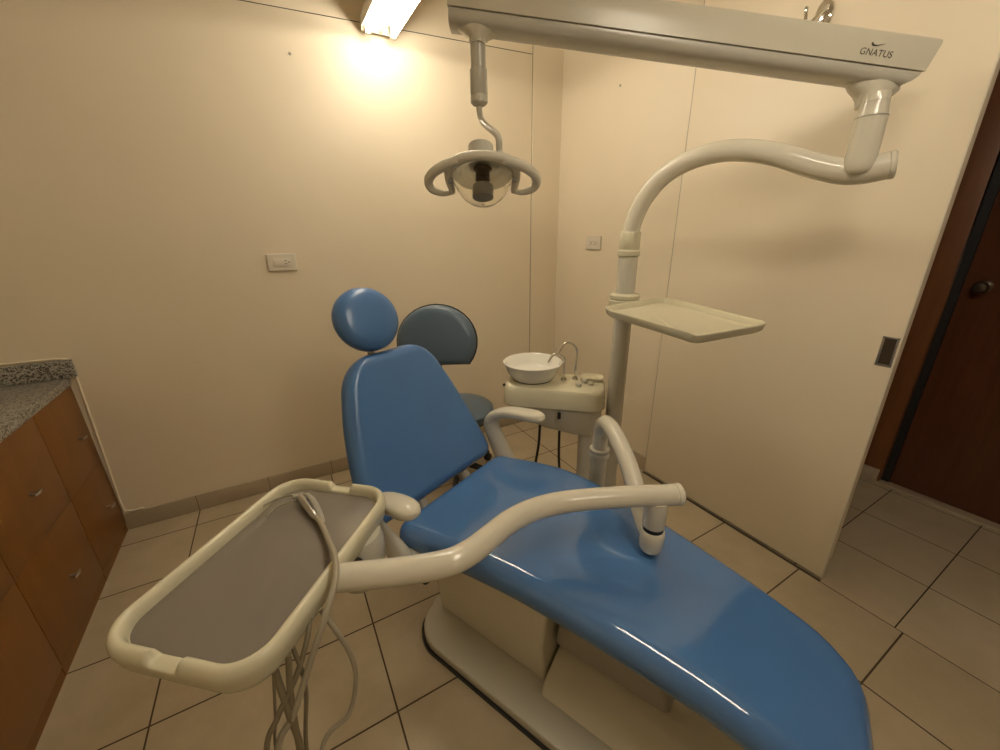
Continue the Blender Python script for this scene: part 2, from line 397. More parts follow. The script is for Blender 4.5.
hk = thing('coat_hook', 'oval chrome coat hook high on the sliding door', 'hook', (1.735, .872, 2.015))
hm = MB().lathe((1.735, .872, 2.017), (-1, 0, 0), [(.040, 0), (.040, .004), (.034, .010), (.012, .014)], 28, sx=1.0)
hm.xform(Matrix.Translation((0, .872, 2.017)) @ Matrix.Diagonal((1, .72, 1.15, 1)) @ Matrix.Translation((0, -.872, -2.017)))
hm.build('rosette', CHROME, hk)
MB().tube([(1.724, .862, 2.035), (1.70, .868, 2.015), (1.675, .875, 1.990), (1.655, .89, 1.982), (1.640, .905, 1.992)], [.008, .008, .007, .006, .007], 12, 6, cap_round=True).build('hook', CHROME, hk)
MB().tube([(1.726, .89, 2.0), (1.700, .905, 1.998), (1.685, .905, 2.025), (1.683, .905, 2.04)], [.006, .006, .006, .006], 10, 6, cap_round=True).build('upper_prong', CHROME, hk)

# ------------------------------------------------------------------ cabinets and counter
CX = -.838
CROT = Matrix.Translation((CX, YB, 0)) @ Matrix.Rotation(R_(1.35), 4, 'Z') @ Matrix.Translation((-CX, -YB, 0))
def cabinet(y0, y1, label, kn_y):
    t = thing('base_cabinet', label, 'cabinet', ((XL + CX) / 2, (y0 + y1) / 2, 0))
    MB().box((XL + .06, y0 + .0015, 0), (CX - .019, y1 - .0055, .768), .001).xform(CROT).build('carcass', WOOD, t)
    dr = MB().box((CX - .0185, y0 + .0004, .4042), (CX, y1 - .0004, .766), .0005).xform(CROT).build('drawer', WOOD, t)
    do = MB().box((CX - .0185, y0 + .0006, .045), (CX, y1 - .0006, .4037), .0005).xform(CROT).build('door', WOOD, t)
    MB().box((CX - .018, y0 + .001, 0.0), (CX - .004, y1 - .001, .042)).xform(CROT).build('plinth', WOOD, t)
    for par, z in ((dr, .562), (do, .213)):
        k = MB().cyl((CX, kn_y, z), (CX + .020, kn_y, z), .0045, seg=12)
        k.tube([(CX + .020, kn_y - .020, z), (CX + .022, kn_y, z), (CX + .020, kn_y + .020, z)], [.003, .0055, .003], 10, 4, cap_round=True)
        tag(k.xform(CROT).build('knob', STEEL, par), 'small satin metal pull')
cabinet(1.930, 2.290, 'orange brown cabinet unit in the corner against the back wall', 2.172)
cabinet(1.485, 1.928, 'orange brown cabinet unit second from the back wall', 1.722)
cabinet(1.040, 1.483, 'orange brown cabinet unit third from the back wall, nearest the viewer', 1.085)
ct = thing('countertop', 'grey speckled granite countertop on the orange brown cabinets', 'countertop', (-1.15, 1.6, .77))
MB().box((XL + .06, 1.03, .7685), (CX + .006, YB - .004, .802), .002).xform(CROT).build('slab', GRANITE, ct)
MB().box((XL + .002, YB - .022, .8025), (CX + .034, YB - .003, .879), .002).build('backsplash', GRANITE, ct)

# ------------------------------------------------------------------ dental chair (local u along the chair, v across)
ANG = R_(23.6)
DU = V((math.sin(ANG), -math.cos(ANG), 0)); DV = V((math.cos(ANG), math.sin(ANG), 0)); UZ = V((0, 0, 1))
def C(u, v, z): return DU * u + DV * v + UZ * z
def MC():
    M = Matrix.Identity(4)
    for i in range(3): M[i][0] = DU[i]; M[i][1] = DV[i]; M[i][2] = UZ[i]
    return M
def section(c, side, up, hw, th, r, k=5, crown=0.0):
    """rounded bar cross section hanging below its top centre c"""
    r = min(r, th / 2 * .999, hw * .999); out = []
    for (sx, sy, a0) in ((1, 0, 0), (-1, 0, 90), (-1, -1, 180), (1, -1, 270)):
        cx = sx * (hw - r); cy = (-r if sy == 0 else -th + r)
        for i in range(k + 1):
            a = R_(a0 + 90 * i / k)
            out.append(c + side * (cx + r * math.cos(a)) + up * (cy + r * math.sin(a)))
        if a0 == 0:
            for f in (.6, .2, -.2, -.6):
                out.append(c + side * (f * (hw - r)) + up * (crown * (1 - f * f)))
    return out
def cushion(fn, s0, s1, hwf, th, r_edge, r0, r1, n=40, pow_=2.0):
    """fn(s) -> centre, tangent up; hwf(s) half width; r0, r1 plan radius of the two ends"""
    S = []
    for i in range(n + 1):
        S.append(s0 + (s1 - s0) * i / n)
    for e in (.0, .004, .012, .024, .04): S += [s0 + e, s1 - e]
    S = sorted(set(round(x, 5) for x in S)); R = []
    for s in S:
        c, up = fn(s); hw = hwf(s)
        for d, rr in ((s - s0, r0), (s1 - s, r1)):
            if d < rr:
                q = math.sqrt(max(0, 1 - (1 - d / rr) ** pow_)) if rr > 0 else 1
                hw = min(hw, hwf(s) - rr + rr * q)
        e = min(s - s0, s1 - s); tt = 1.0
        if e < r_edge: tt = max(.12, math.sqrt(max(0, 1 - (1 - e / r_edge) ** 2)))
        t = th * tt
        R.append(section(c - up * (th - t) / 2, DV, up, max(hw, .02), t, r_edge))
    return MB().rings(R)
def interp(tab, x):
    if x <= tab[0][0]: return tab[0][1]
    if x >= tab[-1][0]: return tab[-1][1]
    n = len(tab)
    def m(i):
        a, b = tab[max(0, i - 1)], tab[min(n - 1, i + 1)]
        return (b[1] - a[1]) / (b[0] - a[0])
    for i in range(n - 1):
        (a, ya), (b, yb) = tab[i], tab[i + 1]
        if x <= b:
            h = b - a; t = (x - a) / h
            return (2*t**3 - 3*t*t + 1) * ya + (t**3 - 2*t*t + t) * h * m(i) + (-2*t**3 + 3*t*t) * yb + (t**3 - t*t) * h * m(i + 1)
VC = .862
chair = thing('dental_chair', 'blue vinyl dental chair reclined on a cream base', 'dental chair', C(-.4, VC, 0))
SEATZ = [(-.90, .492), (-.60, .532), (-.40, .543), (-.20, .526), (0, .497), (.10, .475), (.30, .42)]
SEATW = [(-.90, .276), (-.60, .280), (-.40, .258), (-.28, .241), (-.10, .216), (.06, .196), (.30, .178)]
VCT = [(-.90, .868), (-.60, .882), (-.30, .864), (0, .846), (.30, .826)]
def vc(u): return interp(VCT, u)
def seat_fn(u):
    z = interp(SEATZ, u); dz = (interp(SEATZ, u + .02) - interp(SEATZ, u - .02)) / .04
    up = (UZ - DU * dz).normalized()
    return C(u, vc(u), z), up
cushion(seat_fn, -.892, .298, lambda u: interp(SEATW, u), .092, .044, .050, .135, 46, 2.0).build('seat_cushion', BLUE, chair, 60)
pan = MB(); Rp = []
for i in range(25):
    u = -.80 + i / 24 * .98; c, up = seat_fn(u); Rp.append(section(c - up * .094, DV, up, interp(SEATW, u) - .06, .045, .015))
pan.rings(Rp).build('seat_pan', GREYP, chair, 50)
BREC = R_(25.5)
BUP = (-DU * math.sin(BREC) + UZ * math.cos(BREC)); BN = (DU * math.cos(BREC) + UZ * math.sin(BREC))
B0 = C(-.885, VC - .015, .468)
BACKW = [(-.02, .285), (.06, .300), (.20, .283), (.36, .245), (.48, .205), (.58, .18)]
def back_fn(s): 
    k = .010 * math.sin(math.pi * min(1, max(0, s / .57)))
    return B0 + BUP * s - BN * k, BN
cushion(back_fn, .022, .565, lambda s: interp(BACKW, s), .085, .040, .045, .105, 34).build('backrest', BLUEM, chair, 60)
bs = MB(); Rb = []
for i in range(14):
    s = .05 + i / 13 * .43; c, up = back_fn(s); Rb.append(section(c - up * .086, DV, up, interp(BACKW, s) - .045, .03, .014))
tag(bs.rings(Rb).build('backrest_shell', IVORY, chair), 'cream shell behind the backrest')
HC = C(-1.192, VC - .050, 1.080)
HREC = R_(24)
HN = (DU * math.cos(HREC) + UZ * math.sin(HREC) - DV * .10).normalized()
HU = (UZ - HN * UZ.dot(HN)).normalized(); HS = HU.cross(HN)
hp = [(.004, .0), (.06, -.001), (.085, -.004), (.100, -.010), (.112, -.022), (.1185, -.040), (.118, -.056), (.108, -.076), (.09, -.085), (.004, -.087)]
hh = MB(); Rh = []
for r, h in hp:
    Rh.append([HC + HN * (h + .035) + HS * (r * 1.0 * math.cos(a)) + HU * (r * .97 * math.sin(a)) for a in [2 * math.pi * k / 40 for k in range(40)]])
hd = hh.rings(Rh).build('headrest', BLUEM, chair, 60)
tag(MB().tube([HC - HN * .03 - HU * .04, HC - HN * .055 - HU * .12, B0 + BUP * .46 - BN * .06], .014, 12, 5).build('headrest_post', STEEL, chair), 'steel headrest post')
# armrests
def armrest(pts, post, label=None):
    a = MB(); P, Q = spline([V(p) for p in pts], [.024] * len(pts), 14, False); n = len(P); R = []
    for i, p in enumerate(P):
        t = (P[min(i + 1, n - 1)] - P[max(i - 1, 0)]).normalized(); up = (UZ - t * UZ.dot(t)).normalized(); sd_ = t.cross(up)
        f = i / (n - 1); e = 1.0
        if f > .84: e = math.sqrt(max(.004, 1 - ((f - .84) / .16) ** 2))
        if f < .06: e = .75 + .25 * f / .06
        hw = .036 * e; hh_ = .020 * (.12 + .88 * e)
        R.append([p + sd_ * (hw * math.copysign(abs(math.cos(g)) ** .75, math.cos(g))) + up * (hh_ * math.copysign(abs(math.sin(g)) ** .75, math.sin(g))) for g in [2 * math.pi * k / 20 for k in range(20)]])
    a.rings(R); o = a.build('armrest', IVORY, chair)
    s = MB(); P, Q = spline([V(p) for p, _ in post], [r for _, r in post], 6, False); R = []
    for i, p in enumerate(P):
        r = Q[i]; R.append([p + DU * (r * 1.15 * math.cos(g)) + DV * (r * .75 * math.sin(g)) for g in [2 * math.pi * k / 18 for k in range(18)]])
    s.rings(R).build('armrest_upright', GREYW, o)
vr = 1.185
armrest([C(-.955, vr, .600), C(-.925, vr, .637), C(-.86, vr, .666), C(-.77, vr, .680), C(-.685, vr, .685)],
        [(C(-.80, vr - .02, .34), .045), (C(-.86, vr - .01, .44), .045), (C(-.925, vr, .54), .040), (C(-.945, vr, .59), .034), (C(-.925, vr, .635), .024)])
vl = .520
armrest([C(-.875, vl, .585), C(-.86, vl, .625), C(-.815, vl, .66), C(-.745, vl, .682), C(-.660, vl, .688)],
        [(C(-.80, vl + .06, .36), .045), (C(-.82, vl + .04, .45), .043), (C(-.855, vl + .01, .53), .038), (C(-.87, vl, .58), .032), (C(-.855, vl, .625), .024)])
# base, pedestal and covers
ml = MC()
pb = MB().prism(rrect(-.37, VC - .008, .515, .245, .13), 0.003, .045, .012, 3).xform(ml)
pb.build('base_plate', GREYW, chair)
MB().prism(rrect(-.37, VC - .008, .522, .252, .13), 0.0, .014, 0).xform(ml).build('base_gasket', BLACK, chair)
def hull(name, secs, m, parent=chair):   # loft between rounded rectangles in chair axes: (z, u0, u1, v0, v1, r)
    R = []
    for z, u0, u1, v0, v1, r in secs:
        R.append([C(p[0], p[1], z) for p in rrect((u0 + u1) / 2, (v0 + v1) / 2, (u1 - u0) / 2, (v1 - v0) / 2, r, 4)])
    return MB().rings(R).build(name, m, parent, 35)
hull('pedestal', [(.046, -.85, -.40, .735, .985, .015), (.20, -.84, -.40, .71, 1.01, .015), (.34, -.82, -.38, .69, 1.03, .015), (.405, -.81, -.37, .685, 1.035, .015)], IVORY)
hull('lower_cover', [(.046, -.392, .13, .695, 1.035, .012), (.075, -.392, .125, .715, 1.015, .012), (.115, -.392, .10, .79, .94, .012), (.122, -.390, .09, .81, .92, .012)], IVORY)
hull('scissor_lift', [(.123, -.385, -.06, .815, .915, .015), (.20, -.385, -.06, .76, .97, .015), (.385, -.36, -.10, .74, .98, .02)], GREYP)
for sg in (-1, 1):
    MB().tube([C(-.78, VC + sg * .13, .37), C(-.86, VC + sg * .12, .395), C(-.93, VC + sg * .11, .47)], .022, 10, 5).build('back_hinge', GREYP, chair)
MB().lathe(C(-.80, .59, .40), -DV, [(.04, -.03), (.045, 0), (.04, .015), (.02, .022)], 20).build('pivot_cap', IVORY, chair)
MB().tube([C(-.76, .60, .41), C(-.73, .575, .38), C(-.76, .62, .33), C(-.80, .70, .30), C(-.80, .76, .28)], .008, 10, 6).build('cable', BLACK, chair)

# ------------------------------------------------------------------ instrument delivery arm and tray
arm = thing('delivery_arm', 'cream jointed tube arm carrying the instrument tray over the chair', 'dental unit', (.92, .92, 0))
PX, PY = .925, .915
MB().cyl((PX, PY, .02), (PX, PY, .60), .030, seg=24).build('post', GREYW, arm)
MB().lathe((PX, PY, 0), UZ, [(.09, 0), (.09, .012), (.05, .02), (.03, .03)], 28).build('post_foot', GREYW, arm)
MB().lathe((PX, PY, .585), UZ, [(.030, 0), (.036, .003), (.036, .014), (.033, .018), (.036, .022), (.036, .032), (.028, .036)], 28).build('collar', GREYW, arm)
KX, KY, KZ = .765, .541, .578
MB().tube([(PX, PY, .60), (PX, PY, .66), (PX - .004, PY - .008, .705), (PX - .022, PY - .045, .742), (PX - .058, PY - .125, .738), (PX - .098, PY - .225, .690), (KX + .022, KY + .055, .604), (KX, KY, KZ)], .0265, 20, 7).build('lower_arm', IVORY, arm)
kk = MB().lathe((KX, KY, KZ - .040), UZ, [(.012, 0), (.026, .004), (.031, .014), (.032, .054), (.030, .066), (.026, .070)], 28)
kk.build('knuckle', IVORY, arm)
MB().lathe((KX, KY, KZ + .029), UZ, [(.027, 0), (.027, .012)], 24).build('joint_ring', BLACK, arm)
MB().lathe((KX, KY, KZ + .041), UZ, [(.0275, 0), (.0285, .003), (.0285, .080)], 28).build('joint_sleeve', IVORY, arm)
AZ = .712
apts = [(.806, .522), (.765, .541), (.70, .575), (.62, .612), (.55, .640), (.49, .655), (.435, .658), (.38, .650), (.325, .632), (.27, .614), (.22, .609), (.165, .622), (.10, .646), (.045, .669), (.012, .683)]
MB().tube([(x, y, AZ) for x, y in apts], .0275, 22, 5).build('swing_arm', IVORY, arm)
ed = (V((.806, .522, 0)) - V((.765, .541, 0))).normalized()
MB().lathe((.806, .522, AZ), ed, [(.0262, 0), (.0285, .002), (.0285, .014), (.024, .018)], 24).build('end_cap', IVORY, arm)
# tray in its own axes: a along the long side (away from the viewer), b across
TC = V((-.096, .799, 0)); TA = V((.655, .7556, 0)); TB = V((.7556, -.655, 0))
tm = Matrix.Identity(4)
for i in range(3): tm[i][0] = TA[i]; tm[i][1] = TB[i]; tm[i][2] = UZ[i]; tm[i][3] = TC[i]
HA, HB, RC = .228, .146, .062
tray = MB().prism(rrect(0, 0, HA - .008, HB - .008, RC - .004), .712, .722, .002).xform(tm).build('tray', UNITC, arm)
tag(MB().prism(rrect(0, 0, HA - .014, HB - .014, RC - .010), .7215, .7245, .0008).xform(tm).build('tray_mat', MATTOP, tray), 'glossy grey brown mat')
path = rrect(0, 0, HA, HB, RC, 9)
def rim_section(p, nrm, drop):
    pts = []
    for k in range(18):
        g = 2 * math.pi * k / 18; a, b = math.cos(g), math.sin(g)
        z = .7275 + b * .020 - (drop * .017 if b > 0 else 0) * b
        if b < 0: z = .7275 + b * .041
        pts.append(V((p[0], p[1], 0)) + nrm * (a * .0122 + (-.003 if b < 0 else 0)) + UZ * z)
    return pts
rim = MB(); RR = []
dense = []
for i in range(len(path)):
    a, b = V((*path[i], 0)), V((*path[(i + 1) % len(path)], 0)); L = (b - a).length; k = max(1, int(L / .004))
    for j in range(k): dense.append(a + (b - a) * (j / k))
for i, p in enumerate(dense):
    t = (dense[(i + 1) % len(dense)] - dense[i - 1]).normalized(); nrm = V((t.y, -t.x, 0))
    drop = 0.0
    if abs(p.x) > HA - .003:
        q = abs(p.y + (-.012 if p.x > 0 else .003)); drop = 1.0 if q < .025 else max(0, 1 - (q - .025) / .006)
    RR.append(rim_section(p, nrm, drop))
rim.rings(RR, closed=True).xform(tm).build('rim', UNITC, tray, 60)
ub = MB(); Ru = []
for z, a0, a1, b0, b1, r in ((.711, -.19, .185, -.11, .120, .05), (.690, -.185, .18, -.10, .118, .05), (.655, -.15, .15, -.07, .110, .045), (.640, -.13, .13, -.05, .095, .04)):
    Ru.append([(p[0], p[1], z) for p in rrect((a0 + a1) / 2, (b0 + b1) / 2, (a1 - a0) / 2, (b1 - b0) / 2, r, 5)])
ub.rings(Ru).xform(tm).build('tray_underside', GREYW, arm)
hp_ = MB().lathe((.062, .821, .54), (0, 0, 1), [(.02, 0), (.045, .015), (.058, .05), (.063, .09), (.064, .135), (.058, .155), (.035, .168)], 32).build('arm_pivot', GREYW, arm)
MB().tube([(.035, .735, .695), (.055, .745, .675), (.06, .735, .65)], .010, 10, 5).build('finger_grip', BLACK, arm)
# hoses under the tray
def tail(x, y, z, k): return [(x, y - .03, z * .62), (x + .05, y - .10, z * .30), (x + .16, y - .20 + k, .09), (x + .32, .30 + k, .05), (.46, .255 + k * .5, .036), (.518, .277 + k * .12, .030)]
hz = [
 ([(-.087, .575, .70), (-.098, .57, .62), (-.108, .56, .47)] + tail(-.12, .55, .44, 0), .0052, HOSE),
 ([(-.112, .58, .69), (-.107, .565, .58), (-.104, .56, .49)] + tail(-.106, .55, .45, .02), .0058, HOSE),
 ([(-.112, .575, .685), (-.128, .57, .58), (-.140, .565, .505)] + tail(-.145, .55, .46, .035), .0026, HOSE),
 ([(-.080, .585, .70), (-.076, .575, .61), (-.098, .565, .47)] + tail(-.11, .54, .43, .05), .0038, HOSE),
 ([(-.045, .645, .712), (-.058, .60, .69), (-.085, .575, .645), (-.122, .565, .59), (-.153, .56, .515)] + tail(-.165, .55, .46, .065), .0048, HOSE),
 ([(-.030, .62, .72), (-.012, .60, .675), (.002, .59, .62), (.004, .585, .56), (-.02, .575, .49), (-.075, .57, .445)] + tail(-.11, .55, .40, .08), .0046, HOSEL),
]
for pts, r, m in hz:
    MB().tube(pts, r, 10, 8).build('hose', m, arm)
# syringe lying on the tray
sy = thing('air_water_syringe', 'grey twin tip syringe handpiece lying on the tray mat', 'dental handpiece', (-.03, .95, .725))
g0, g1 = V((-.036, .962, .743)), V((-.010, .862, .740))
dd = (g1 - g0).normalized()
MB().tube([g0 - dd * .008, g0, g0 + dd * .03, g0 + dd * .07, g1 - dd * .02, g1], [.006, .0105, .0095, .0085, .0095, .006], 16, 5, cap_round=True).build('handle', STEEL, sy)
sd2 = V((-dd.y, dd.x, 0)) * -1
MB().tube([g0 + dd * .005 + sd2 * -.016, g0 + dd * .04 + sd2 * -.017, g0 + dd * .09 + sd2 * -.012, g1 + dd * .03 + sd2 * -.006], [.005, .008, .0075, .004], 12, 5, cap_round=True).build('lower_handle', GREYP, sy)
MB().box((-.052, .954, .735), (-.038, .968, .752), .003).build('head', GREYP, sy)
MB().tube([(-.047, .964, .750), (-.062, .969, .751), (-.087, .972, .748), (-.116, .968, .743)], .0022, 8, 5).build('tip', STEEL, sy)
MB().tube([(-.047, .950, .744), (-.07, .950, .744), (-.093, .943, .740), (-.110, .930, .735)], .0022, 8, 5).build('tip', STEEL, sy)
MB().tube([g1 - dd * .005, g1 + dd * .03 + UZ * .004, (.006, .755, .748), (.010, .690, .765), (.004, .630, .765), (-.022, .590, .735), (-.048, .575, .69), (-.100, .565, .578), (-.138, .56, .505)] + tail(-.155, .55, .45, .10), .0058, 12, 8).build('hose', HOSEL, sy)

# ------------------------------------------------------------------ pole with the curved overhead arm
QX, QY = 1.252, 1.168
col = thing('overhead_arm_pole', 'tall cream pole whose curved top reaches out under the lamp beam', 'dental unit', (QX, QY, 0))
MB().cyl((QX, QY, .0), (QX, QY, 1.262), .037, seg=28).build('pole', GREYW, col)
MB().lathe((QX, QY, 1.060), UZ, [(.038, 0), (.062, .004), (.062, .030), (.056, .034), (.056, .036), (.060, .040), (.060, .052), (.054, .056), (.038, .058)], 32).build('tray_collar', UNITC, col)
MB().lathe((QX, QY, 1.264), UZ, [(.037, 0), (.043, .003), (.043, .020), (.038, .024), (.038, .030), (.0395, .034), (.0395, .086), (.036, .092)], 32).build('swivel_collar', UNITC, col)
hx, hy = .368, -.930
arc = [(.0, 1.26), (.0, 1.31), (.006, 1.385), (.040, 1.470), (.100, 1.540), (.180, 1.582), (.270, 1.598), (.355, 1.592), (.440, 1.570), (.525, 1.535), (.600, 1.510), (.650, 1.506), (.702, 1.514)]
MB().tube([(QX + hx * s, QY + hy * s, z) for s, z in arc], [.034] + [.032] * 8 + [.033, .034, .035, .035], 24, 6).build('curved_arm', IVORY, col)
ec = V((QX + hx * .702, QY + hy * .702, 1.514)); ev = V((hx, hy, .12)).normalized()
MB().lathe(ec, ev, [(.0345, 0), (.0362, .002), (.0362, .010), (.031, .014)], 28).build('end_cap', IVORY, col)
EX, EY = 1.470, .568
MB().lathe((EX, EY, 1.512), UZ, [(.012, -.020), (.026, -.014), (.033, -.004), (.035, .012), (.0355, .118), (.035, .121), (.032, .138), (.030, .155)], 28).build('upright', IVORY, col)
MB().lathe((EX, EY, 1.6315), UZ, [(.0360, 0), (.0360, .003)], 28).build('ring', GREYP, col)

# ------------------------------------------------------------------ balanced lamp beam
A_ = V((1.567, .547, 1.730)); B_ = V((.522, 1.170, 1.893))
bx = (B_ - A_).normalized(); bw = V((-bx.y, bx.x, 0)).normalized()
if bw.y < 0: bw = -bw
bh = bx.cross(bw); 
if bh.z < 0: bh = -bh
def BP(t, w_, h): return A_ + bx * t + bw * w_ + bh * h
LB = (B_ - A_).length
beam = thing('lamp_beam', 'long cream balance beam hanging the dental lamp, with grey brand lettering', 'lamp arm', BP(.1, 0, 0))
def beam_part(name, prof, t0s, t1, m):
    R = []
    ts = [None] + [LB * i / 6 for i in range(1, 6)] + [t1]
    for t in ts:
        ring = []
        for (w_, h) in prof:
            tt = t if t is not None else t0s(h)
            ring.append(BP(tt, w_, h))
        R.append(ring)
    return MB().rings(R).build(name, m, beam, 35)
up_prof = [(-.046, .0), (-.0455, .030), (-.043, .062), (-.039, .070), (-.031, .075), (.031, .075), (.039, .070), (.043, .062), (.0455, .03), (.046, 0)]
lo_prof = [(-.0435, -.003), (.0435, -.003), (.0445, -.011), (.040, -.022), (.031, -.029), (.020, -.031), (-.020, -.031), (-.031, -.029), (-.040, -.022), (-.0445, -.011)]
cov = beam_part('upper_cover', up_prof, lambda h: -.020 * h / .075, LB, BEAMC)
beam_part('lower_cover', lo_prof, lambda h: .006 + (-h / .031) ** 2 * .030, LB - .004, GREYW)
# end boots
def boot(p0, nm, s=1.0, hs=1.0):
    m = MB(); R = []
    for (h, a, b) in ((-.030, .066, .036), (-.045, .070, .036), (-.056, .060, .034), (-.066, .042, .032), (-.076, .031, .030), (-.092, .028, .028)):
        R.append([p0 + bx * (a * s * math.cos(g)) + bw * (b * math.sin(g)) + UZ * (-.030 + (h + .030) * hs) for g in [2 * math.pi * k / 28 for k in range(28)]])
    m.rings(R); return m.build(nm, IVORY, beam)
tpost = (V((EX, EY, 0)) - V((A_.x, A_.y, 0))).dot(V((bx.x, bx.y, 0)).normalized()) / V((bx.x, bx.y, 0)).length
boot(BP(tpost, 0, 0) * 1.0 + UZ * .012 - bx * .006, 'pivot_boot')
MB().lathe((EX, EY, 1.6675), UZ, [(.030, 0), (.0295, .008), (.027, .02)], 24).build('pivot_neck', IVORY, beam)
pl2 = BP(LB - .072, 0, 0)
boot(pl2 + UZ * .012, 'lamp_boot', .78, .62)
# brand lettering on the upper cover
tcu = bpy.data.curves.new('brand_lettering', 'FONT'); tcu.body = 'GNATUS'; tcu.size = .0205; tcu.extrude = .0004; tcu.align_x = 'CENTER'; tcu.align_y = 'CENTER'; tcu.shear = .12; tcu.space_character = 1.06
to = bpy.data.objects.new('brand_lettering', tcu); COL.objects.link(to); tcu.materials.append(INK); to.parent = beam
fx = -bx; fy = (BP(0, -.0455, .030) - BP(0, -.0462, 0)).normalized(); fz = fx.cross(fy)
mt = Matrix.Identity(4); tp = BP(.140, -.0462, .022)
for i in range(3): mt[i][0] = fx[i]; mt[i][1] = fy[i]; mt[i][2] = fz[i]; mt[i][3] = tp[i]
to.matrix_parent_inverse = Matrix.Translation(-beam.location); to.matrix_basis = mt
sw = MB()
arcp = [(-.022, .0260), (-.019, .0205), (-.012, .0188), (0, .0205), (.018, .0262)]
P, Q = spline([V((x, y, 0)) for x, y in arcp], [.0016, .0022, .0017, .0010, .0004], 5, False)
sw.tube([mt @ (p * .8 + V((0, 0, .0002))) for p in P], Q, 8, 0); sw.build('brand_swoosh', INK, beam)

# ------------------------------------------------------------------ dental lamp
LP = V((.516, .992, 1.535))
lamp = thing('dental_lamp', 'cream dental lamp with looped side handles and clear dome', 'dental lamp', LP)
st = pl2 + UZ * -.052
MB().lathe(st, -UZ, [(.0205, 0), (.0205, .055), (.0205, .058), (.0235, .060), (.0235, .118), (.0225, .120), (.0235, .122), (.0235, .136), (.018, .142), (.012, .144)], 28).build('stem', GREYW, lamp)
sb = st - UZ * .144
LR = V((.871, -.490, 0)); LF = V((.490, .871, 0))      # right and away as seen from the chair's left side
hd_c = V((.514, .990, 1.516))
TILT = R_(20)
LD = (-UZ * math.cos(TILT) - LF * math.sin(TILT)); LFv = LD.cross(LR)
if LFv.dot(LF) < 0: LFv = -LFv
def LQ(x, y, d): return hd_c + LR * x + LFv * y + LD * d
conn = hd_c + LR * .043 + LD * -.030
MB().tube([sb + UZ * .01, sb - UZ * .012, sb - UZ * .034 + LR * .006, sb * .55 + conn * .45 + LR * -.002, conn + UZ * .040 - LR * .004, conn + UZ * .012, conn], .0080, 14, 7).build('bent_rod', GREYW, lamp)
MB().lathe(conn + LD * -.005, LD, [(.009, 0), (.0125, .004), (.0125, .030), (.011, .034)], 20).build('rod_socket', GREYW, lamp)
MB().lathe(LQ(-.004, 0, -.052), LD, [(.024, 0), (.031, .002), (.0315, .006), (.0315, .052)], 32).build('lamp_housing', GREYW, lamp)
MB().lathe(LQ(0, 0, -.004), LD, [(.02, 0), (.045, .004), (.048, .010), (.060, .012), (.063, .018), (.074, .022), (.078, .028), (.075, .032), (.067, .026), (.057, .022), (.054, .016), (.045, .014), (.04, .008), (.02, .006)], 44).build('reflector', FROST, lamp)
for sg in (-1, 1):
    hpnt = [(.055, -.066, .022), (.085, -.052, .024), (.116, -.034, .030), (.135, -.012, .040), (.131, .008, .053), (.104, .018, .060), (.076, .018, .056)]
    h_ = MB().tube([LQ(sg * a, b, d) for a, b, d in hpnt], [.0115, .0120, .0120, .0115, .0100, .007, .006], 14, 7, cap_round=True)
    h_.tube([LQ(sg * .076, -.050, .022), LQ(sg * .083, -.034, .028), LQ(sg * .084, -.010, .040), LQ(sg * .079, .014, .056)], [.0105, .0105, .010, .008], 12, 5, cap_round=True)
    h_.build('handle', IVORY, lamp)
fb = MB().tube([LQ(-.070, -.058, .021), LQ(-.042, -.072, .019), LQ(0, -.079, .018), LQ(.042, -.072, .019), LQ(.070, -.058, .021)], .0115, 14, 7, cap_round=True)
fb.build('handle_bridge', IVORY, lamp)
MB().lathe(LQ(0, 0, .008), LD, [(.024, 0), (.018, .006), (.018, .022), (.016, .024), (.019, .028), (.013, .034), (.010, .044)], 24).build('bulb_socket', BRONZE, lamp)
MB().lathe(LQ(0, 0, .050), LD, [(.024, 0), (.0265, .003), (.0265, .030), (.022, .032)], 28).build('bulb_shade', GREYP, lamp)
dome = [(.079, .030), (.074, .044), (.064, .062), (.050, .080), (.034, .092), (.016, .098), (.003, .099)]
dome_in = [(r - .0018 if r > .01 else r, h - .0018) for r, h in reversed(dome)]
MB().lathe(LQ(0, 0, 0), LD, dome + dome_in, 44, cap=False).build('dome_shield', CLEAR, lamp)
for sg in (-1, 1):
    MB().cyl(LQ(sg * .080, -.02, .026), LQ(sg * .080, -.02, .052), .006, seg=12, bev=.002).build('clip', GREYP, lamp)

# ------------------------------------------------------------------ auxiliary instrument tray on the pole
AP = [(1.035, 1.057), (0.998, 0.997), (0.936, 0.646), (0.927, 0.618), (0.948, 0.605), (1.179, 0.59), (1.239, 0.6), (1.386, 1.03), (1.384, 1.08), (1.343, 1.092), (1.245, 1.081), (1.108, 1.073)]

aux = thing('auxiliary_tray', 'cream instrument tray fixed to the pole in front of the side wall', 'tray', (QX, QY, 1.08))
cx_ = sum(p[0] for p in AP) / len(AP); cy_ = sum(p[1] for p in AP) / len(AP)
def roundpoly(P, r, k=4):
    out = []; n = len(P)
    for i in range(n):
        a, b, c = V((*P[i - 1], 0)), V((*P[i], 0)), V((*P[(i + 1) % n], 0))
        d1 = min(r, (a - b).length * .45); d2 = min(r, (c - b).length * .45)
        p, q = b + (a - b).normalized() * d1, b + (c - b).normalized() * d2
        for j in range(k + 1):
            t = j / k; z = p * (1 - t) ** 2 + b * 2 * t * (1 - t) + q * t * t; out.append((z.x, z.y))
    return out
AO = roundpoly(AP, .02)
def scl(P, m):
    return [(cx_ + (x - cx_) * (1 - m / max(.05, math.hypot(x - cx_, y - cy_))), cy_ + (y - cy_) * (1 - m / max(.05, math.hypot(x - cx_, y - cy_)))) for x, y in P]
rg = []
